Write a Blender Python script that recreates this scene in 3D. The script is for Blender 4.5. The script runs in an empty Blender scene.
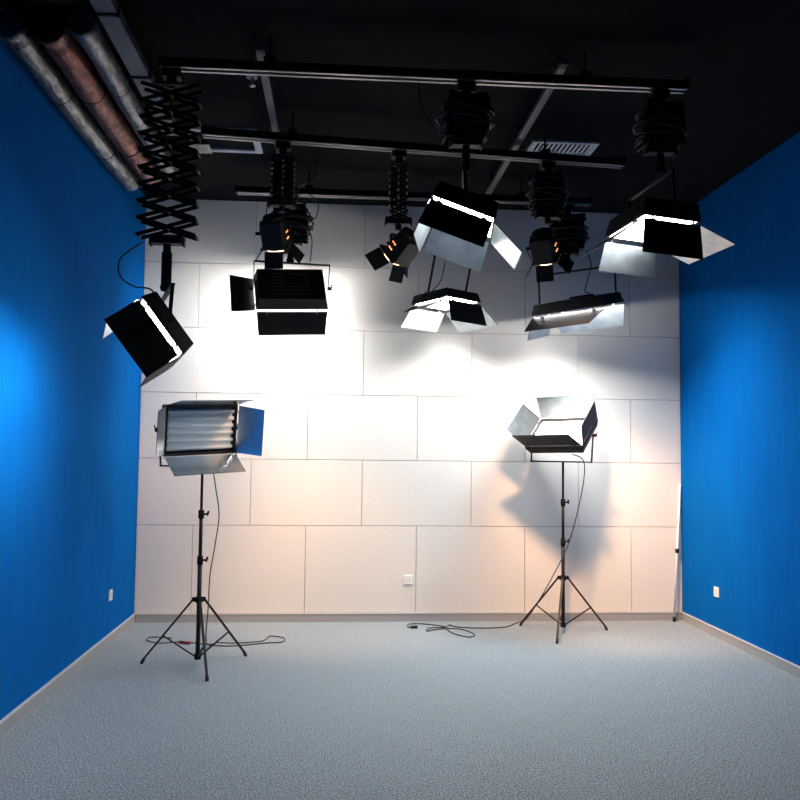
import bpy, bmesh, math, random
from mathutils import Vector, Matrix
random.seed(7)
SC = bpy.context.scene
COL = SC.collection
V = Vector
rad = math.radians

# ------------------------------------------------------------------ camera
CAM = V((1.792, -7.704, 1.552))
CR = V((0.99715384, -0.07460158, 0.01090103))
CU = V((-0.01541921, -0.0602588, 0.99806369))
CF = V((0.07380025, 0.99539112, 0.06123759))
FPX = 833.47
cd = bpy.data.cameras.new('camera'); cam = bpy.data.objects.new('camera', cd); COL.objects.link(cam)
cd.sensor_width = 36; cd.lens = FPX / 800 * 36; cd.clip_start = .05; cd.clip_end = 60
m = Matrix.Identity(4)
for i in range(3):
    m[i][0] = CR[i]; m[i][1] = CU[i]; m[i][2] = -CF[i]; m[i][3] = CAM[i]
cam.matrix_world = m
SC.camera = cam
# ------------------------------------------------------------------ world / exposure
w = bpy.data.worlds.new('world'); SC.world = w; w.use_nodes = True
w.node_tree.nodes['Background'].inputs[0].default_value = (.02, .02, .025, 1)
w.node_tree.nodes['Background'].inputs[1].default_value = .2
SC.view_settings.view_transform = 'Standard'; SC.view_settings.look = 'None'
SC.view_settings.exposure = 0.0; SC.view_settings.gamma = 1; SC.view_settings.use_curve_mapping = False
W, H, YF = 5.043, 3.857, -10.5          # room width, height, front wall
COOL = (1.0, .985, .95)                 # daylight tubes
WARM = (1.0, .57, .31)                  # tungsten lamps
E_A, E_B, E_D, E_E, E_F, E_G, E_K = 48, 66, 60, 68, 94, 12, 5
S_C, S_N, S_H = 150, 260, 620              # fresnel spot watts

# ------------------------------------------------------------------ materials
def mat(name, col, rough=.6, metal=0.0, emit=None, es=0.0, spec=None):
    mt = bpy.data.materials.new(name); mt.use_nodes = True
    b = mt.node_tree.nodes['Principled BSDF']
    b.inputs['Base Color'].default_value = (*col, 1)
    b.inputs['Roughness'].default_value = rough; b.inputs['Metallic'].default_value = metal
    if spec is not None: b.inputs['Specular IOR Level'].default_value = spec
    if emit: b.inputs['Emission Color'].default_value = (*emit, 1); b.inputs['Emission Strength'].default_value = es
    return mt
def noisy(mt, c1, c2, scale, detail=2, stretch=(1, 1, 1), bump=0.0, bscale=None, lo=.35, hi=.65, dist=.01):
    nt = mt.node_tree; N = nt.nodes; L = nt.links; b = N['Principled BSDF']
    tc = N.new('ShaderNodeTexCoord'); mp = N.new('ShaderNodeMapping'); mp.inputs['Scale'].default_value = stretch
    L.new(tc.outputs['Object'], mp.inputs[0])
    n = N.new('ShaderNodeTexNoise'); n.inputs['Scale'].default_value = scale; n.inputs['Detail'].default_value = detail
    L.new(mp.outputs[0], n.inputs['Vector'])
    r = N.new('ShaderNodeValToRGB'); r.color_ramp.elements[0].position = lo; r.color_ramp.elements[1].position = hi
    r.color_ramp.elements[0].color = (*c1, 1); r.color_ramp.elements[1].color = (*c2, 1)
    L.new(n.outputs[0], r.inputs[0]); L.new(r.outputs[0], b.inputs['Base Color'])
    if bump:
        n2 = n
        if bscale:
            n2 = N.new('ShaderNodeTexNoise'); n2.inputs['Scale'].default_value = bscale; L.new(mp.outputs[0], n2.inputs['Vector'])
        bp = N.new('ShaderNodeBump'); bp.inputs['Strength'].default_value = bump; bp.inputs['Distance'].default_value = dist
        L.new(n2.outputs[0], bp.inputs['Height']); L.new(bp.outputs[0], b.inputs['Normal'])
    return mt
M_blue = noisy(mat('blue_wall_fabric', (.0, .15, .6), 1.0, spec=.05), (.0, .098, .36), (.0, .110, .395), 14, 5, (1, 1, .15), .25, 240)
M_panel = noisy(mat('acoustic_panel', (.7, .68, .66), .9, spec=.15), (.69, .66, .62), (.74, .71, .67), 60, 3, (1, 1, 1), .2, 300)
M_carpet = noisy(mat('grey_carpet', (.25, .3, .33), .95, spec=.1), (.115, .142, .160), (.41, .468, .51), 135, 2, (1, .6, 1), .6, 220, .40, .60, .005)
def carpet_streaks(mt):                                             # faint ribs running with the pile
    nt = mt.node_tree; N = nt.nodes; L = nt.links; b = N['Principled BSDF']; src = b.inputs['Base Color'].links[0].from_socket
    N['Noise Texture'].inputs['Roughness'].default_value = .7
    tc = N.new('ShaderNodeTexCoord'); mp = N.new('ShaderNodeMapping'); mp.inputs['Scale'].default_value = (90, 8, 1); L.new(tc.outputs['Object'], mp.inputs[0])
    n = N.new('ShaderNodeTexNoise'); n.inputs['Scale'].default_value = 1; n.inputs['Detail'].default_value = 3; L.new(mp.outputs[0], n.inputs['Vector'])
    mr = N.new('ShaderNodeMapRange'); mr.inputs['From Min'].default_value = .3; mr.inputs['From Max'].default_value = .7; mr.inputs['To Min'].default_value = .93; mr.inputs['To Max'].default_value = 1.06
    L.new(n.outputs[0], mr.inputs['Value']); mx = N.new('ShaderNodeMix'); mx.data_type = 'RGBA'; mx.blend_type = 'MULTIPLY'; mx.inputs[0].default_value = 1
    L.new(src, mx.inputs[6]); L.new(mr.outputs[0], mx.inputs[7]); L.new(mx.outputs[2], b.inputs['Base Color'])
carpet_streaks(M_carpet)
M_ceil = noisy(mat('black_ceiling', (.02, .02, .022), .9, spec=.1), (.004, .004, .006), (.007, .007, .009), 6, 3)
M_skirt = mat('grey_skirting', (.34, .345, .35), .5, .1)
M_lip = mat('bright_skirting_lip', (.75, .73, .70), .35, .3)
M_black = mat('black_enamel', (.010, .010, .011), .5, .0, spec=.25)
M_matte = mat('black_matte', (.010, .010, .011), .8, spec=.15)
M_rubber = mat('black_rubber', (.015, .015, .015), .7, spec=.2)
M_alu = mat('aluminium', (.34, .34, .35), .4, .9)
M_grey = mat('grey_metal', (.13, .135, .14), .5, .5)
M_silver = noisy(mat('brushed_reflector', (.5, .55, .6), .3, 1.0), (.38, .44, .48), (.52, .58, .62), 10, 3, (1, 1, 1), .06, 20)
M_foil = noisy(mat('duct_foil', (.5, .5, .5), .42, .85), (.10, .10, .105), (.27, .27, .275), 22, 4, (1, .35, 1), .8, 45)
M_foilred = noisy(mat('red_duct_foil', (.5, .2, .16), .5, .7), (.09, .05, .047), (.30, .11, .09), 22, 4, (1, .35, 1), .8, 45)
M_white = mat('white_plastic', (.82, .82, .80), .35)
M_offw = mat('vent_white', (.62, .64, .66), .5)
M_trough = mat('trough_reflector', (.62, .70, .73), .4, .2)
M_bright = mat('clean_reflector', (.74, .80, .84), .22, 1.0)
M_tube = mat('fluorescent_tube_glass', (.75, .80, .82), .18, spec=.6)
M_white_rod = mat('white_rod', (.8, .79, .82), .35)
M_cable = mat('cable_rubber', (.02, .018, .018), .6)
M_red = mat('red_tape', (.25, .02, .03), .6)
M_dark = mat('dark_slot', (.01, .01, .01), .8)
def lightmat(name, col, s): return mat(name, (.8, .8, .8), .5, 0, col, s)

# ------------------------------------------------------------------ mesh builder
class MB:
    def __init__(s): s.bm = bmesh.new()
    def _tag(s, n0, mi):
        s.bm.faces.ensure_lookup_table()
        for f in s.bm.faces[n0:]: f.material_index = mi
    def box(s, size, c=(0, 0, 0), M=None, mi=0, top=1.0):
        n0 = len(s.bm.faces); vs = []
        for z in (-.5, .5):
            for x, y in ((-.5, -.5), (.5, -.5), (.5, .5), (-.5, .5)):
                k = top if z > 0 else 1
                p = V((x * size[0] * k, y * size[1] * k, z * size[2])) + V(c)
                vs.append(s.bm.verts.new(M @ p if M else p))
        for q in ((3, 2, 1, 0), (4, 5, 6, 7), (0, 1, 5, 4), (1, 2, 6, 5), (2, 3, 7, 6), (3, 0, 4, 7)):
            s.bm.faces.new([vs[i] for i in q])
        s._tag(n0, mi); return s
    def bar(s, p, q, w, h=None, up=(0, 0, 1), mi=0):
        p, q = V(p), V(q); d = q - p; L = d.length; z = d.normalized(); x = V(up).cross(z)
        if x.length < 1e-4: x = V((1, 0, 0)).cross(z)
        x.normalize(); y = z.cross(x)
        M = Matrix((x, y, z)).transposed().to_4x4(); M.translation = (p + q) / 2
        return s.box((w, h or w, L), M=M, mi=mi)
    def tube(s, pts, r, n=8, mi=0, cap=True, radii=None):
        n0 = len(s.bm.faces); P = [V(p) for p in pts]; rings = []; prev = None
        for i, p in enumerate(P):
            t = (P[min(i + 1, len(P) - 1)] - P[max(i - 1, 0)]).normalized()
            if prev is None:
                a = V((0, 0, 1)) if abs(t.z) < .9 else V((1, 0, 0)); x = a.cross(t).normalized()
            else:
                x = prev - t * prev.dot(t)
                x = x.normalized() if x.length > 1e-6 else V((1, 0, 0))
            prev = x; y = t.cross(x); rr = radii[i] if radii else r
            rings.append([s.bm.verts.new(p + (x * math.cos(2 * math.pi * k / n) + y * math.sin(2 * math.pi * k / n)) * rr) for k in range(n)])
        for a, b in zip(rings, rings[1:]):
            for k in range(n):
                f = s.bm.faces.new((a[k], a[(k + 1) % n], b[(k + 1) % n], b[k])); f.smooth = True
        if cap: s.bm.faces.new(list(reversed(rings[0]))); s.bm.faces.new(rings[-1])
        s._tag(n0, mi); return s
    def build(s, name, mats, parent=None, bevel=0, M=None):
        me = bpy.data.meshes.new(name); s.bm.normal_update(); s.bm.to_mesh(me); s.bm.free()
        for q in (mats if isinstance(mats, (list, tuple)) else [mats]): me.materials.append(q)
        o = bpy.data.objects.new(name, me); COL.objects.link(o)
        if parent: o.parent = parent
        if M: o.matrix_local = M
        if bevel:
            b = o.modifiers.new('bevel', 'BEVEL'); b.width = bevel; b.segments = 2; b.limit_method = 'ANGLE'
        return o
def tag(o, label=None, cat=None, group=None, kind=None):
    if label: o['label'] = label
    if cat: o['category'] = cat
    if group: o['group'] = group
    if kind: o['kind'] = kind
    return o
def thing(name, label, cat, M=None, group=None):
    o = bpy.data.objects.new(name, None); COL.objects.link(o); o.empty_display_size = .1
    if M is not None: o.matrix_world = M
    return tag(o, label, cat, group)
def catmull(pts, n=10):
    P = [V(p) for p in pts]; P = [P[0]] + P + [P[-1]]; out = []
    for i in range(1, len(P) - 2):
        a, b, c, d = P[i - 1:i + 3]
        for k in range(n):
            t = k / n
            out.append(.5 * ((2 * b) + (c - a) * t + (2 * a - 5 * b + 4 * c - d) * t * t + (3 * b - a - 3 * c + d) * t ** 3))
    out.append(P[-2]); return out
def at(px, py, Y):
    d = CF + CR * ((px - 400) / FPX) - CU * ((py - 400) / FPX)
    return CAM + d * ((Y - CAM.y) / d.y)
def floor_at(px, py, Z=.006):
    d = CF + CR * ((px - 400) / FPX) - CU * ((py - 400) / FPX)
    return CAM + d * ((Z - CAM.z) / d.z)
T = Matrix.Translation

# ------------------------------------------------------------------ room shell
def struct(name, mb, mats, bevel=0): return tag(mb.build(name, mats, None, bevel), kind='structure')
cy = YF / 2
struct('floor', MB().box((W + .3, -YF + .3, .1), (W / 2, cy, -.05)), M_carpet)
struct('ceiling', MB().box((W + .3, -YF + .3, .1), (W / 2, cy, H + .05)), M_ceil)
struct('wall_left', MB().box((.12, -YF, H), (-.06, cy, H / 2)), M_blue)
struct('wall_right', MB().box((.12, -YF, H), (W + .06, cy, H / 2)), M_blue)
struct('wall_front', MB().box((W + .24, .12, H), (W / 2, YF - .06, H / 2)), M_ceil)
# back wall: backing board and staggered fabric panels with open joints, one mesh
b = MB(); b.box((W + .24, .1, H), (W / 2, .075, H / 2), mi=1)
rows = [.078, .864, 1.464, 2.064, 2.664, 3.264, H]
for r in range(6):
    x0 = .5 if r % 2 == 0 else 1.008
    xs = [0] + [x0 + 1.0135 * k for k in range(6) if x0 + 1.0135 * k < W - .1] + [W]
    for xa, xb in zip(xs, xs[1:]):
        g = .0022
        cx_, cz_ = (xa + xb) / 2, (rows[r] + rows[r + 1]) / 2
        sx, sz = xb - xa - 2 * g, rows[r + 1] - rows[r] - 2 * g
        Mx = T((cx_, .012, cz_)) @ Matrix.Rotation(rad(90), 4, 'X') @ T((0, 0, 0))
        # bevelled slab: wide at the back, slightly narrower at the face
        b.box((sx, sz, .026), M=T((cx_, .013, cz_)) @ Matrix.Rotation(rad(90), 4, 'X'), top=1.0)
struct('wall_back', b, [M_panel, mat('panel_joint', (.30, .28, .265), .9)], .003)
def skirt(name, p, q, nrm):
    mb = MB(); p, q, nrm = V(p), V(q), V(nrm); up = V((0, 0, 1))
    mb.bar(p + nrm * .007 + up * .036, q + nrm * .007 + up * .036, .014 if abs(nrm.x) else .072, .072 if abs(nrm.x) else .014, up=(0, 0, 1) if abs(nrm.x) else (0, 1, 0))
    mb.bar(p + nrm * .009 + up * .075, q + nrm * .009 + up * .075, .018 if abs(nrm.x) else .008, .008 if abs(nrm.x) else .018, up=(0, 0, 1) if abs(nrm.x) else (0, 1, 0), mi=1)
    return struct(name, mb, [M_skirt, M_lip])
skirt('baseboard_left', (0, YF, 0), (0, 0, 0), (1, 0, 0))
skirt('baseboard_right', (W, YF, 0), (W, 0, 0), (-1, 0, 0))
mb = MB(); mb.box((W - .04, .014, .072), (W / 2, -.007, .036)); mb.box((W - .04, .018, .008), (W / 2, -.009, .075), mi=1)
struct('baseboard_back', mb, [M_skirt, M_lip])

# ------------------------------------------------------------------ ceiling rails
RZ = 3.65
def rail(x0, x1, y, label, z=RZ, skew=0.0):
    t = thing('lighting_rail', label, 'ceiling rail', T((x0, y, z)) @ Matrix.Rotation(skew, 4, 'Z'), 'black ceiling rails')
    L = x1 - x0; mb = MB()
    mb.box((L, .05, .050), (L / 2, 0, .035))
    mb.build('rail_channel', M_matte, t)
    mb = MB(); mb.box((L, .018, .008), (L / 2, -.024, .006)); mb.box((L, .018, .008), (L / 2, .024, .006)); mb.build('rail_lip', M_alu, t)
    for k in (.2, .8):
        mb = MB(); mb.box((.06, .07, .026), (L * k, 0, .072)); mb.tube([(L * k, 0, .08), (L * k, 0, H - z)], .008); mb.build('ceiling_hanger', M_matte, t)
    for sx in (0, L):
        mb = MB(); mb.box((.014, .06, .075), (sx, 0, .037)); mb.build('end_cap', M_matte, t)
    return t
rail(.78, 3.78, -3.12, 'black rail nearest the camera, hung across the dark ceiling')
rail(.85, 3.87, -2.13, 'black middle rail across the ceiling, ending beside the right air vent', skew=.1)
rail(.93, 3.90, -.88, 'black rail closest to the panelled back wall')
def crossrail(x, y0, y1, label):
    t = thing('cross_rail', label, 'ceiling rail', T((x, y0, RZ + .095)), 'grey rails running towards the back wall')
    L = y1 - y0; mb = MB(); mb.box((.045, L, .03), (0, L / 2, .016)); mb.build('rail_bar', M_grey, t)
    for k in (.06, .5, .94):
        mb = MB(); mb.box((.09, .05, .012), (0, L * k, .036)); mb.tube([(0, L * k, .04), (0, L * k, H - RZ - .095)], .008); mb.build('rail_bracket', M_matte, t)
crossrail(1.33, -3.2, -.8, 'thin grey bar joining the rails above the left lamps')
crossrail(3.04, -3.2, -.8, 'thin grey bar joining the rails beside the right air vent')

# ------------------------------------------------------------------ pantographs
def pantograph(x, y, zb, width, n, label, depth=.07, bw=.024, jitter=0.0, ztop=RZ, coil=0, bracket=.16):
    t = thing('scissor_hanger', label, 'scissor hanger', T((x, y, ztop)), 'scissor hangers on the rails')
    zt = -.10; zz = zb - ztop + .05; h = (zt - zz) / n; hw = width / 2
    mb = MB(); mb.box((.10, .075, .045), (0, 0, -.028)); mb.box((.05, .05, .06), (0, 0, -.07)); mb.box((width * .55, .085, .012), (0, 0, zt + .006))
    mb.build('trolley', M_black, t, .003)
    for k in range(n):
        z0 = zt - h * k; z1 = z0 - h; jx = random.uniform(-jitter, jitter); jy = random.uniform(-jitter, jitter)
        for sy in (-1, 1):
            for sgn in (-1, 1):
                mb = MB(); yy = sy * depth / 2 + sgn * .004 + jy
                mb.bar((sgn * hw + jx, yy, z0), (-sgn * hw + jx, yy, z1), bw, .006, up=(0, 1, 0))
                mb.build('scissor_arm', M_matte, t)
        for px, pz in ((-hw + jx, z1), (hw + jx, z1), (jx, (z0 + z1) / 2)):
            MB().tube([(px, -depth / 2 - .012, pz), (px, depth / 2 + .012, pz)], .007, 6).build('pivot_rod', M_black, t)
    if coil:                                                       # slack supply cable wound around the folded arms
        pts = []; m_ = 12 * coil; ph = random.uniform(0, 6)
        for i in range(m_ + 1):
            k = i / m_; a = ph + i * 2 * math.pi / 12; rr = hw * (.98 + .42 * math.sin(math.pi * k) + .16 * math.sin(a * 2.37 + ph) * (i % 3 > 0))
            pts.append((rr * math.cos(a), .75 * rr * math.sin(a), zt - .02 + (zz - zt + .03) * k + .02 * math.sin(a * 1.31)))
        MB().tube(catmull(pts, 2), .0075, 5).build('coiled_cable', M_cable, t)
    mb = MB(); mb.box((bracket * 1.15, .09, .014), (0, 0, zz - .006)); mb.box((bracket, .07, .03), (0, 0, zz - .028))
    for sx in (-1, 1): mb.box((.012, .05, .045), (sx * bracket * .55, 0, zz - .03))
    mb.tube([(0, 0, zz - .03), (0, 0, zz - .086)], .022, 12)
    mb.build('lower_bracket', M_black, t, .002)
    return t
def hook_cable(pts, label, r=.006, cat='cable', mtl=None):
    pts = catmull(pts)
    for p in pts: p.z = max(p.z, .0055)                            # cables lie on the carpet, never in it
    o = MB().tube(pts, r, 6).build('power_cable', mtl or M_cable); return tag(o, label, cat)

pantograph(.845, -3.12, 2.66, .31, 9, 'long stretched scissor hanger carrying the lamp at the left wall', bw=.02, depth=.09)
pantograph(2.49, -3.12, 3.27, .22, 9, 'folded scissor hanger on the nearest rail, left of the middle of it', jitter=.012, coil=9, bw=.028, depth=.16)
pantograph(3.62, -3.12, 3.27, .21, 9, 'folded scissor hanger at the right end of the nearest rail', jitter=.012, coil=9, bw=.028, depth=.16)
pantograph(1.39, -2.075, 3.20, .15, 8, 'slim scissor hanger on the middle rail above the left tungsten spotlight', bw=.014)
pantograph(2.19, -1.995, 3.12, .12, 8, 'slim scissor hanger on the middle rail holding the centre tungsten spotlight', bw=.012)
pantograph(3.275, -1.887, 3.23, .20, 8, 'folded scissor hanger on the middle rail below the ceiling air vent', jitter=.012, coil=9, bw=.024, depth=.14)
pantograph(1.38, -.88, 3.235, .26, 7, 'folded scissor hanger on the rear rail above the left bank lamp', jitter=.014, coil=9, bw=.03, depth=.16)
pantograph(2.69, -.88, 3.26, .22, 7, 'folded scissor hanger on the rear rail above the small middle lamp', jitter=.012, coil=9, bw=.026, depth=.14)
pantograph(3.70, -.88, 3.22, .25, 7, 'folded scissor hanger on the rear rail above the right rear bank lamp', jitter=.014, coil=9, bw=.03, depth=.16)

# ------------------------------------------------------------------ bank lamps
def bank(P, label, em, yoke, cross, lit=True, pole=None, hide='', gap=.017, pocket=.012, clear=False, knob=True, thick=.024, refl=None, wt=.012, group='studio bank lamps', silver_out='', arm=.02):
    x, y, z, yaw, pit, rol, w, l, t = P[:9]
    M = T((x, y, z)) @ Matrix.Rotation(yaw, 4, 'Z') @ Matrix.Rotation(pit, 4, 'X') @ Matrix.Rotation(rol, 4, 'Y')
    root = thing('bank_lamp', label, 'studio lamp', M, group)
    Mi = M.inverted()
    # housing: open tray facing local -Z
    mb = MB()
    mb.box((w, l, t - pocket), (0, 0, pocket + (t - pocket) / 2), top=.92)
    mb.box((w, wt, pocket), (0, -l / 2 + wt / 2, pocket / 2)); mb.box((w, wt, pocket), (0, l / 2 - wt / 2, pocket / 2))
    mb.box((wt, l - 2 * wt, pocket), (-w / 2 + wt / 2, 0, pocket / 2)); mb.box((wt, l - 2 * wt, pocket), (w / 2 - wt / 2, 0, pocket / 2))
    mb.build('housing', M_black, root, .004)
    mb = MB()
    for k in range(7): mb.box((w * .5, .008, .004), (0, -l * .3 + k * l * .1, t + .001))
    mb.build('cooling_slot', M_grey, root)
    mb = MB(); mb.box((w * .3, l * .22, .02), (w * .05, l * .1, t + .009), top=.9); mb.build('ballast_box', M_matte, root, .004)
    if lit:
        mb = MB(); mb.box((w - 2 * wt - .004, l - 2 * wt - .004, .003), (0, 0, pocket - .004)); mb.build('light_panel', lightmat('lit_tubes', COOL, em), root)
    else:
        mb = MB(); n = 6; iw = l - 2 * wt - .01
        mb.box((w - 2 * wt - .004, iw, .003), (0, 0, pocket - .004))
        for k in range(n + 1):                                   # raised ridge between neighbouring tubes
            yc = -iw / 2 + iw * k / n
            if 0 < k < n: mb.box((w - 2 * wt - .03, .020, .034), (0, yc, pocket - .020), top=1.0)
        mb.build('reflector', M_trough, root)
        for k in range(n):
            yc = -iw / 2 + iw * (k + .5) / n
            tb = MB().tube([(-w / 2 + .025, yc, pocket - .030), (w / 2 - .03, yc, pocket - .030)], .0165, 14).build('lamp_tube', M_tube, root)
            for sx in (-1, 1): MB().box((.014, .024, .034), (sx * (w / 2 - .03), yc, pocket - .026)).build('tube_holder', M_white, tb)
    # barn doors, hinged on the four rim edges
    for k, nm in enumerate('NFLR'):
        if nm in hide: continue
        dl, a, tp = P[9 + 3 * k:12 + 3 * k]
        hw = (w if nm in 'NF' else l) / 2; hh = (l if nm in 'NF' else w) / 2
        o = {'N': V((0, -1, 0)), 'F': V((0, 1, 0)), 'L': V((-1, 0, 0)), 'R': V((1, 0, 0))}[nm]
        s = V((1, 0, 0)) if nm in 'NF' else V((0, 1, 0))
        d = o * math.cos(a) - V((0, 0, 1)) * math.sin(a)         # along the door, away from the hinge
        nin = (V((0, 0, 1)) * -math.cos(a) - o * math.sin(a)).normalized()   # towards the beam
        h0 = o * hh - V((0, 0, gap)) + d * .006
        th = .0025; n0 = []
        mb = MB()
        def quad(off): return [h0 - s * (hw - .006) + off, h0 + s * (hw - .006) + off, h0 + s * (hw + tp) + d * dl + off, h0 - s * (hw + tp) + d * dl + off]
        A = [mb.bm.verts.new(p) for p in quad(nin * th)]; B = [mb.bm.verts.new(p) for p in quad(-nin * th)]
        fi = mb.bm.faces.new(A); fo = mb.bm.faces.new(B)
        fi.material_index = 1; fo.material_index = 1 if nm in silver_out else 0
        for q in range(4): mb.bm.faces.new((A[q], A[(q + 1) % 4], B[(q + 1) % 4], B[q]))
        bmesh.ops.recalc_face_normals(mb.bm, faces=mb.bm.faces[:])
        door = mb.build('barn_door', [M_black, refl or M_silver], root)
        for q in (-.7, .7):
            mb = MB()
            c = o * hh + s * hw * q
            mb.bar(c + V((0, 0, .01)) + o * .003, h0 + s * hw * q + d * .025 - nin * .004, .010, .004, up=tuple(o))
            mb.bar(h0 + s * (hw * q - .016) - nin * .003, h0 + s * (hw * q + .016) - nin * .003, .008)
            mb.build('hinge', M_grey, door)
    # yoke
    ax = V((1, 0, 0)) if yoke == 'x' else V((0, 1, 0)); hx = (w if yoke == 'x' else l) / 2 + .014
    C = V(cross); p1 = M @ (ax * -hx + V((0, 0, t * .5))); p2 = M @ (ax * hx + V((0, 0, t * .5)))
    hd = p2 - p1; hd.z = 0; hd.normalize(); mid = (p1 + p2) / 2
    # crossbar stays level and parallel to the pivots, centred on the lamp along its own direction
    c0 = V((C.x, C.y, C.z)) + hd * ((mid - C).dot(hd)); q1 = c0 - hd * hx; q2 = c0 + hd * hx
    mb = MB(); mb.bar(Mi @ p1, Mi @ q1, arm, .007, up=tuple((Mi.to_3x3() @ hd)))
    mb.bar(Mi @ p2, Mi @ q2, arm, .007, up=tuple((Mi.to_3x3() @ hd))); mb.bar(Mi @ (q1 - hd * .004), Mi @ (q2 + hd * .004), .024, .012, up=tuple(Mi.to_3x3() @ V((0, 0, 1))))
    mb.build('yoke', M_black, root)
    for p, sg in ((p1, -1), (p2, 1)):
        mb = MB(); mb.tube([Mi @ (p + hd * sg * -.004), Mi @ (p + hd * sg * .03)], .016, 10)
        if knob: mb.bar(Mi @ (p + hd * sg * .028 - V((0, 0, .006))), Mi @ (p + hd * sg * .03 + V((0, -.03, .03))), .008)
        mb.build('tilt_knob', M_matte, root)
    if pole is not None:                                         # spigot from the yoke up to the hanger
        mb = MB(); mb.tube([Mi @ V((pole[0], pole[1], C.z)), Mi @ V(pole)], thick, 12); 
        mb.tube([Mi @ V((pole[0], pole[1], C.z + .01)), Mi @ V((pole[0], pole[1], C.z + .03))], .032, 12)
        mb.build('spigot', M_matte, root)
    return root, M

PA = (0.787,-3.045,2.180,0.30,-0.04,0.93,0.36,0.58,0.085,0.20,1.58,0.0,0.06,2.0,0.0,0.19,1.62,0.000,0.19,1.60,0.000)
PB = (1.379,-0.732,2.863,0.228,0.993,-0.093,0.593,0.369,0.115,0.197,0.930,-0.019,0.240,0.785,0.000,0.194,-0.109,0.020,0.200,1.6,0.000)
PD = (2.486,-3.06,2.881,-0.149,0.069,0.368,0.369,0.594,0.095,0.184,1.030,0.000,0.223,0.834,0.003,0.204,1.510,-0.007,0.214,0.470,0.009)
PE = (2.694,-0.724,2.805,0.687,-0.056,-0.006,0.420,0.422,0.082,0.186,1.360,0.010,0.190,0.891,0.012,0.150,0.45,-0.05,0.247,0.667,0.010)
PF = (3.788,-0.880,2.763,-0.737,0.23,-0.039,0.673,0.380,0.088,0.26,0.36,-0.05,0.18,1.42,-0.046,0.190,1.221,0.009,0.200,0.524,0.000)
PG = (3.642,-2.907,2.886,0.071,0.010,0.083,0.347,0.568,0.112,0.204,1.389,0.007,0.182,1.436,0.015,0.200,0.70,0.000,0.227,0.336,-0.012)
PJ = (0.806,-1.549,1.689,0.326,-1.384,-0.291,0.567,0.369,0.120,0.228,1.293,-0.006,0.202,1.076,-0.006,0.088,0.566,-0.030,0.222,1.092,-0.012)
PK = (3.747,-0.500,1.737,-0.704,-2.473,0.022,0.549,0.410,0.090,0.204,1.343,-0.002,0.254,1.009,-0.011,0.209,1.011,-0.014,0.182,1.377,-0.027)
bank(PA, 'black bank lamp with closed-in doors tipped toward the left blue wall', E_A, 'y', (.84, -3.06, 2.41), pole=(.845, -3.12, 2.622), thick=.028)
bank(PB, 'black bank lamp seen from behind, hung above the left stand lamp and facing the panels', E_B, 'x', (1.38, -.86, 3.09), pole=(1.38, -.88, 3.197), arm=.012)
bank(PD, 'large tilted bank lamp with grey-blue barn doors, hung highest near the middle', E_D, 'y', (2.49, -3.06, 3.13), pole=(2.49, -3.12, 3.232))
bank(PE, 'small bank lamp with four spread doors, corner toward the camera, below the large middle lamp', E_E, 'x', (2.69, -.84, 3.2), pole=(2.69, -.88, 3.222))
bank(PF, 'long slanted bank lamp hung near the back wall, right of the middle', E_F, 'x', (3.76, -.9, 3.08), pole=(3.70, -.88, 3.182), silver_out='L', hide='R')
bank(PG, 'bank lamp with bright open doors hung in front of the right blue wall', E_G, 'y', (3.64, -2.907, 3.16), pole=(3.62, -3.12, 3.232))
bank(PJ, 'unlit bank lamp with six tubes showing, on the left tripod stand', 0, 'x', (.80, -1.53, 1.43), lit=False, pocket=.055, gap=.004, refl=M_bright, wt=.02)
bank(PK, 'lit bank lamp tilted upward with open doors, on the right tripod stand', E_K, 'x', (3.76, -.52, 1.475), pocket=.03, gap=.004)

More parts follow.
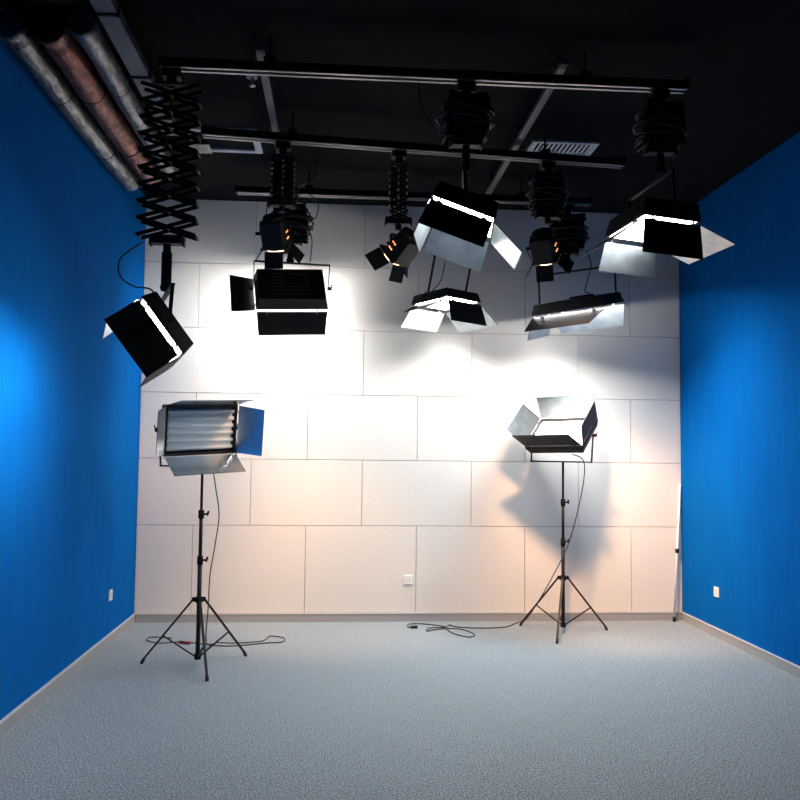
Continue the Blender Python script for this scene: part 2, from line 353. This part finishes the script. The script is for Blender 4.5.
# ------------------------------------------------------------------ tungsten spotlights
def fresnel(pos, target, label, watts, cross_z, spigot_top, group='tungsten spotlights', size=.085, L=.22, spot=60):
    d = (V(target) - V(pos)).normalized(); zax = -d; xax = V((0, 0, 1)).cross(zax).normalized(); yax = zax.cross(xax)
    M = Matrix((xax, yax, zax)).transposed().to_4x4(); M.translation = V(pos)
    root = thing('tungsten_spotlight', label, 'spotlight', M, group); Mi = M.inverted()
    mb = MB(); mb.tube([(0, 0, .0), (0, 0, L * .55), (0, 0, L * .6), (0, 0, L)], size, 16, radii=[size, size, size * .95, size * .8])
    mb.box((size * 1.7, size * 1.1, L * .8), (0, -size * .62, L * .5)); mb.build('housing', M_black, root, .004)
    mb = MB(); mb.tube([(0, 0, -.012), (0, 0, .002)], size * .82, 20); mb.build('lens', lightmat('lit_lens', WARM, 6), root)
    mb = MB(); mb.box((size * 2.15, size * 2.15, .012), (0, 0, .014)); mb.build('door_frame', M_black, root)
    for k in range(4):
        R = Matrix.Rotation(rad(90 * k), 4, 'Z'); mb = MB()
        a = rad(38 if k % 2 else 30); c = V((0, size * 1.08, .0)); dd = V((0, math.sin(a), -math.cos(a)))
        mb.bar(R @ c, R @ (c + dd * size * 1.35), size * (1.9 if k % 2 else 1.5), .004, up=tuple(R @ V((0, math.cos(a), math.sin(a)))))
        mb.build('barn_door', M_matte, root)
    for sx in (-1, 1):
        mb = MB()
        for k in range(2): mb.box((.004, size * .5, .009), (sx * size * .985, 0, L * (.3 + .2 * k)))
        mb.build('vent_slot', lightmat('glowing_vent', (1, .28, .08), 2.2), root)
    ax = xax; hx = size * 1.22; p1 = V(pos) - d * L * .45 - ax * hx; p2 = V(pos) - d * L * .45 + ax * hx
    C = (p1 + p2) / 2; C.z = cross_z; up = tuple(Mi.to_3x3() @ ax)
    mb = MB(); mb.bar(Mi @ p1, Mi @ (C - ax * hx), .022, .006, up=up); mb.bar(Mi @ p2, Mi @ (C + ax * hx), .022, .006, up=up)
    mb.bar(Mi @ (C - ax * hx), Mi @ (C + ax * hx), .024, .01, up=tuple(Mi.to_3x3() @ V((0, 0, 1)))); mb.build('yoke', M_black, root)
    mb = MB(); mb.tube([Mi @ C, Mi @ V(spigot_top)], .016, 10); mb.build('spigot', M_matte, root)
    mb = MB(); mb.tube([(size * 1.0, 0, L * .45), (size * 1.6, 0, L * .45)], .012, 8); mb.tube([(-size * 1.0, 0, L * .45), (-size * 1.6, 0, L * .45)], .012, 8); mb.build('tilt_knob', M_matte, root)
    ld = bpy.data.lights.new('spot_beam', 'SPOT'); ld.energy = watts; ld.color = WARM; ld.spot_size = rad(spot); ld.spot_blend = 1.0; ld.shadow_soft_size = .09
    lo = bpy.data.objects.new('spot_beam', ld); COL.objects.link(lo); lo.parent = root; lo.matrix_local = T((0, 0, -.03))
    return root
fresnel((1.36, -2.05, 2.93), (1.75, -.15, .0), 'tungsten spotlight glowing through its vents, above the left rear bank lamp', S_N, 3.09, (1.39, -2.075, 3.12), spot=56)
fresnel((2.16, -1.98, 2.90), (.5, -.15, .85), 'tungsten spotlight with dark doors pointed down to the left, left of the large lamp', S_C, 3.03, (2.19, -1.995, 3.04))
fresnel((3.275, -1.88, 2.94), (4.45, 0, .35), 'tungsten spotlight glowing orange, hung above the long slanted bank lamp', S_H, 3.1, (3.275, -1.887, 3.15), spot=66)

# ------------------------------------------------------------------ tripod stands
def tripod(x, y, top, angs, R, label, hub=.47, collars=(.75, 1.08), low=.06):
    t = thing('tripod_stand', label, 'light stand', T((x, y, 0)), 'black tripod stands')
    mb = MB(); mb.tube([(0, 0, low), (0, 0, collars[0])], .016, 12); mb.build('lower_column', M_black, t)
    mb = MB(); mb.tube([(0, 0, collars[0]), (0, 0, collars[1])], .013, 12); mb.build('middle_column', M_black, t)
    mb = MB(); mb.tube([(0, 0, collars[1]), (0, 0, top - .007)], .010, 12); mb.build('upper_column', M_black, t)
    for c in collars:
        mb = MB(); mb.tube([(0, 0, c - .03), (0, 0, c + .03)], .021, 12); col = mb.build('collar', M_matte, t)
        mb = MB(); mb.tube([(.018, 0, c), (.05, 0, c + .005)], .007, 8); mb.bar((.045, -.015, c - .005), (.05, .015, c + .02), .012); mb.build('knob', M_matte, col)
    mb = MB(); mb.tube([(0, 0, hub - .02), (0, 0, hub + .02)], .026, 12)
    for a in angs:
        u = V((math.cos(rad(a)), math.sin(rad(a)), 0)); mb.bar(u * .01 + V((0, 0, hub)), u * .05 + V((0, 0, hub)), .022, .03)
    mb.build('hub', M_matte, t)
    mb = MB(); mb.tube([(0, 0, low - .01), (0, 0, low + .03)], .024, 12); mb.build('spreader_collar', M_matte, t)
    for a in angs:
        u = V((math.cos(rad(a)), math.sin(rad(a)), 0)); p = u * .045 + V((0, 0, hub)); q = u * R + V((0, 0, .014))
        leg = MB().bar(p, q, .018, .012, up=tuple(u)).build('leg', M_black, t)
        mb = MB(); mb.tube([q - V((0, 0, .013)), q + (p - q).normalized() * .03], .012, 8); mb.build('rubber_foot', M_rubber, leg)
        k = p + (q - p) * .58
        MB().bar(u * .022 + V((0, 0, low + .01)), k, .012, .008, up=(0, 0, 1)).build('brace', M_black, t)
    return t
tripod(.815, -1.54, 1.43, (169, 288, 42), .42, 'black tripod stand on the carpet carrying the unlit bank lamp')
tripod(3.76, -.52, 1.475, (136, 248, 13), .43, 'black tripod stand on the carpet carrying the lit bank lamp', collars=(.78, 1.12))

# ------------------------------------------------------------------ corner rod
t = thing('white_pole', 'thin white pole leaning in the right back corner', 'pole', T((4.935, -.065, 0)))
p0, p1 = V((0, 0, .03)), V((.085, .042, 1.27)); MB().tube([p0, p1], .011, 10).build('rod', M_white_rod, t)
MB().tube([V((0, 0, 0)), V((.001, .001, .045))], .015, 10).build('rubber_foot', M_rubber, t)
c = p0.lerp(p1, .5); MB().tube([c - V((0, 0, .02)), c + V((0, 0, .02))], .017, 10).build('clip', M_rubber, t)

# ------------------------------------------------------------------ sockets
def socket(M, label):
    t = thing('wall_socket', label, 'wall socket', M, 'white wall sockets')
    MB().box((.086, .086, .010), (0, 0, .005), top=.95).build('cover_plate', M_white, t, .002)
    mb = MB()
    for sx, sy, r in ((-.012, .012, 0), (.012, .012, 0), (0, -.014, 0), (-.014, -.008, .6), (.014, -.008, -.6)):
        mb.box((.003, .010, .002), M=T((sx, sy, .0105)) @ Matrix.Rotation(r, 4, 'Z'))
    mb.build('socket_slot', M_dark, t)
RX = Matrix.Rotation(rad(90), 4, 'X')
socket(T((2.455, 0, .375)) @ RX, 'white socket on the panelled back wall')
socket(T((0, -.82, .38)) @ Matrix.Rotation(rad(90), 4, 'Z') @ RX, 'white socket low on the left blue wall')
socket(T((W, -.72, .38)) @ Matrix.Rotation(rad(-90), 4, 'Z') @ RX, 'white socket low on the right blue wall')

# ------------------------------------------------------------------ ducts under the ceiling
def duct(x, z, r, y0, y1, mtl, label, flare=True):
    n = 90; pts = []; rr = []
    for i in range(n + 1):
        k = i / n; y = y0 + (y1 - y0) * k
        pts.append((x + .006 * math.sin(k * 9), y, z + .004 * math.sin(k * 13 + 1)))
        q = r * (1 + .022 * math.sin(i * 2.1) + random.uniform(-.02, .02))
        if flare and k < .06: q *= 1 + .12 * (1 - k / .06) + random.uniform(-.15, .12)
        rr.append(q)
    root = thing('ceiling_duct', label, 'duct', T((0, 0, 0)), 'foil ducts along the left wall')
    mb = MB(); mb.tube(pts, r, 22, radii=rr); mb.build('duct_pipe', mtl, root)
    for k in (.32, .7):
        y = y0 + (y1 - y0) * k; MB().tube([(x, y - .006, z), (x, y + .006, z)], r * 1.06, 22).build('strap', M_matte, root)
        MB().tube([(x, y, z + r * .95), (x, y, H)], .005, 6).build('hanger_rod', M_matte, root)
duct(.105, 3.67, .068, -3.5, -1.0, M_foil, 'silver foil duct lying against the left blue wall')
duct(.30, 3.67, .078, -3.5, -1.15, M_foilred, 'reddish foil duct between the two silver ducts')
duct(.48, 3.67, .062, -3.55, -1.3, M_foil, 'silver foil duct beside the flat grey cable tray')
t = thing('cable_tray', 'flat grey tray along the ceiling, right of the foil ducts', 'cable tray', T((.62, -4.3, 3.70)))
mb = MB(); mb.box((.10, 2.3, .006), (0, 1.15, 0)); mb.box((.004, 2.3, .05), (-.05, 1.15, .025)); mb.box((.004, 2.3, .05), (.05, 1.15, .025)); mb.build('tray', M_grey, t)
for k in (.7, 1.4, 2.0):
    mb = MB(); mb.box((.12, .018, .01), (0, k, -.006)); mb.tube([(.056, k, -.002), (.056, k, H - 3.70)], .005, 6); mb.build('tray_hanger', M_matte, t)
tag(MB().box((.53, 1.2, H - 3.66), (.27, -4.36, (H + 3.66) / 2)).build('bulkhead', M_ceil), 'black boxed-in bulkhead where the foil ducts begin', 'bulkhead')

# ------------------------------------------------------------------ ceiling vents, sprinkler
t = thing('air_vent', 'pale slatted air vent in the ceiling right of centre', 'air vent', T((3.44, -1.66, H - .012)))
mb = MB()
for sx, sy, cx_, cy_ in ((.5, .03, 0, -.12), (.5, .03, 0, .12), (.03, .21, -.235, 0), (.03, .21, .235, 0)): mb.box((sx, sy, .02), (cx_, cy_, 0))
mb.build('frame', M_offw, t)
mb = MB()
for k in range(13): mb.box((.016, .21, .003), M=T((-.21 + k * .035, 0, 0)) @ Matrix.Rotation(rad(35), 4, 'Y'))
mb.build('slat', M_offw, t); 
t = thing('air_vent', 'white framed ceiling vent half hidden behind the long scissor hanger', 'air vent', T((.93, -1.55, H - .012)))
mb = MB()
for sx, sy, cx_, cy_ in ((.5, .05, 0, -.2), (.5, .05, 0, .2), (.05, .36, -.225, 0), (.05, .36, .225, 0)): mb.box((sx, sy, .02), (cx_, cy_, 0))
mb.build('frame', M_offw, t); MB().box((.40, .35, .004), (0, 0, .006)).build('grille', M_ceil, t)
MB().box((.16, .2, .05), (-.19, .02, -.04), top=.7).build('foil_flap', M_foil, t, .01)
for (x, y, lab) in ((1.23, -2.63, 'small white sprinkler head under the ceiling behind the nearest rail'), (3.72, -2.75, 'small white sprinkler head near the right folded hanger')):
    t = thing('sprinkler', lab, 'sprinkler', T((x, y, H)), 'ceiling sprinklers')
    MB().tube([(0, 0, -.012), (0, 0, 0)], .035, 14).build('rose', M_offw, t)
    mb = MB(); mb.tube([(0, 0, -.06), (0, 0, -.01)], .01, 8); mb.tube([(0, 0, -.066), (0, 0, -.06)], .022, 10); mb.build('head', M_alu, t)

# ------------------------------------------------------------------ cables
A = at
hook_cable([A(143, 242, -3.14), A(121, 258, -3.14), A(120, 275, -3.14), A(133, 286, -3.14), A(150, 289, -3.12), A(157, 298, -3.06)], 'black cable looping from the long scissor hanger to the left wall lamp', .0045)
hook_cable([A(213, 470, -1.45), A(216, 490, -1.45), A(219, 515, -1.45), A(215, 545, -1.45), A(210, 575, -1.46), A(208, 610, -1.46), A(206, 640, -1.47), floor_at(212, 644), floor_at(235, 643), floor_at(262, 641), floor_at(270, 636), floor_at(284, 638), floor_at(282, 642), floor_at(266, 643), floor_at(225, 646), floor_at(185, 642), floor_at(160, 643), floor_at(147, 640), floor_at(152, 637), floor_at(172, 638)], 'black cable falling from the unlit lamp and looping over the carpet', .0045)
tag(MB().tube([floor_at(180, 642, .012), floor_at(190, 643, .012)], .012, 8).build('inline_switch', M_red), 'small dark red switch on the floor cable by the left stand', 'switch')
hook_cable([A(572, 454, -.62), A(583, 460, -.62), A(584, 478, -.6), A(578, 510, -.58), A(568, 545, -.56), A(555, 572, -.58), A(538, 602, -.66), floor_at(523, 622), floor_at(505, 627), floor_at(480, 628), floor_at(458, 627), floor_at(449, 625), floor_at(447, 629), floor_at(455, 634), floor_at(470, 637), floor_at(474, 634), floor_at(460, 629), floor_at(440, 629), floor_at(427, 631), floor_at(430, 628), floor_at(446, 627), floor_at(425, 624), floor_at(410, 624), floor_at(408, 627), floor_at(416, 628)], 'black cable from the lit stand lamp coiled loosely on the carpet', .0045)
tag(MB().box((.06, .03, .022), M=T(floor_at(414, 627, .012))).build('cable_plug', M_rubber, None, .003), 'black plug lying on the carpet at the end of the coiled cable', 'plug')
hook_cable([A(195, 82, -2.9), A(210, 92, -2.9), A(232, 98, -2.8), A(248, 88, -2.7), (1.23, -2.63, H - .03)], 'thin black wire drooping to the left sprinkler head', .003)
hook_cable([A(318, 146, -2.02), A(316, 165, -2.02), A(310, 182, -2.02), A(300, 186, -2.0), A(296, 205, -1.98)], 'black cable hanging beside the slim left scissor hanger', .0045)
hook_cable([A(272, 190, -1.6), A(267, 205, -1.6), A(266, 230, -1.7), A(269, 246, -1.9)], 'thin cable looping left of the left tungsten spotlight', .0045)
hook_cable([A(308, 193, -.95), A(318, 203, -.95), A(316, 217, -.95), A(308, 224, -.95), A(312, 240, -.9), A(310, 262, -.8)], 'thin cable looping right of the left rear bank lamp', .0045)
hook_cable([A(533, 262, -1.5), A(527, 250, -1.5), A(530, 246, -1.6), A(540, 252, -1.9)], 'thin cable looping left of the orange spotlight', .0045)
hook_cable([A(586, 250, -.9), A(591, 265, -.9), A(585, 290, -.9), A(590, 293, -.92)], 'thin cable dropping to the long slanted bank lamp', .0045)
hook_cable([A(445, 262, -1.1), A(441, 280, -1.0), A(432, 291, -.9), A(425, 295, -.85)], 'thin curved cable dropping to the small middle bank lamp', .0045)
hook_cable([A(418, 60, -3.1), A(420, 100, -3.1), A(432, 125, -3.1), A(446, 140, -3.1)], 'thin cable hanging left of the middle folded hanger', .003)
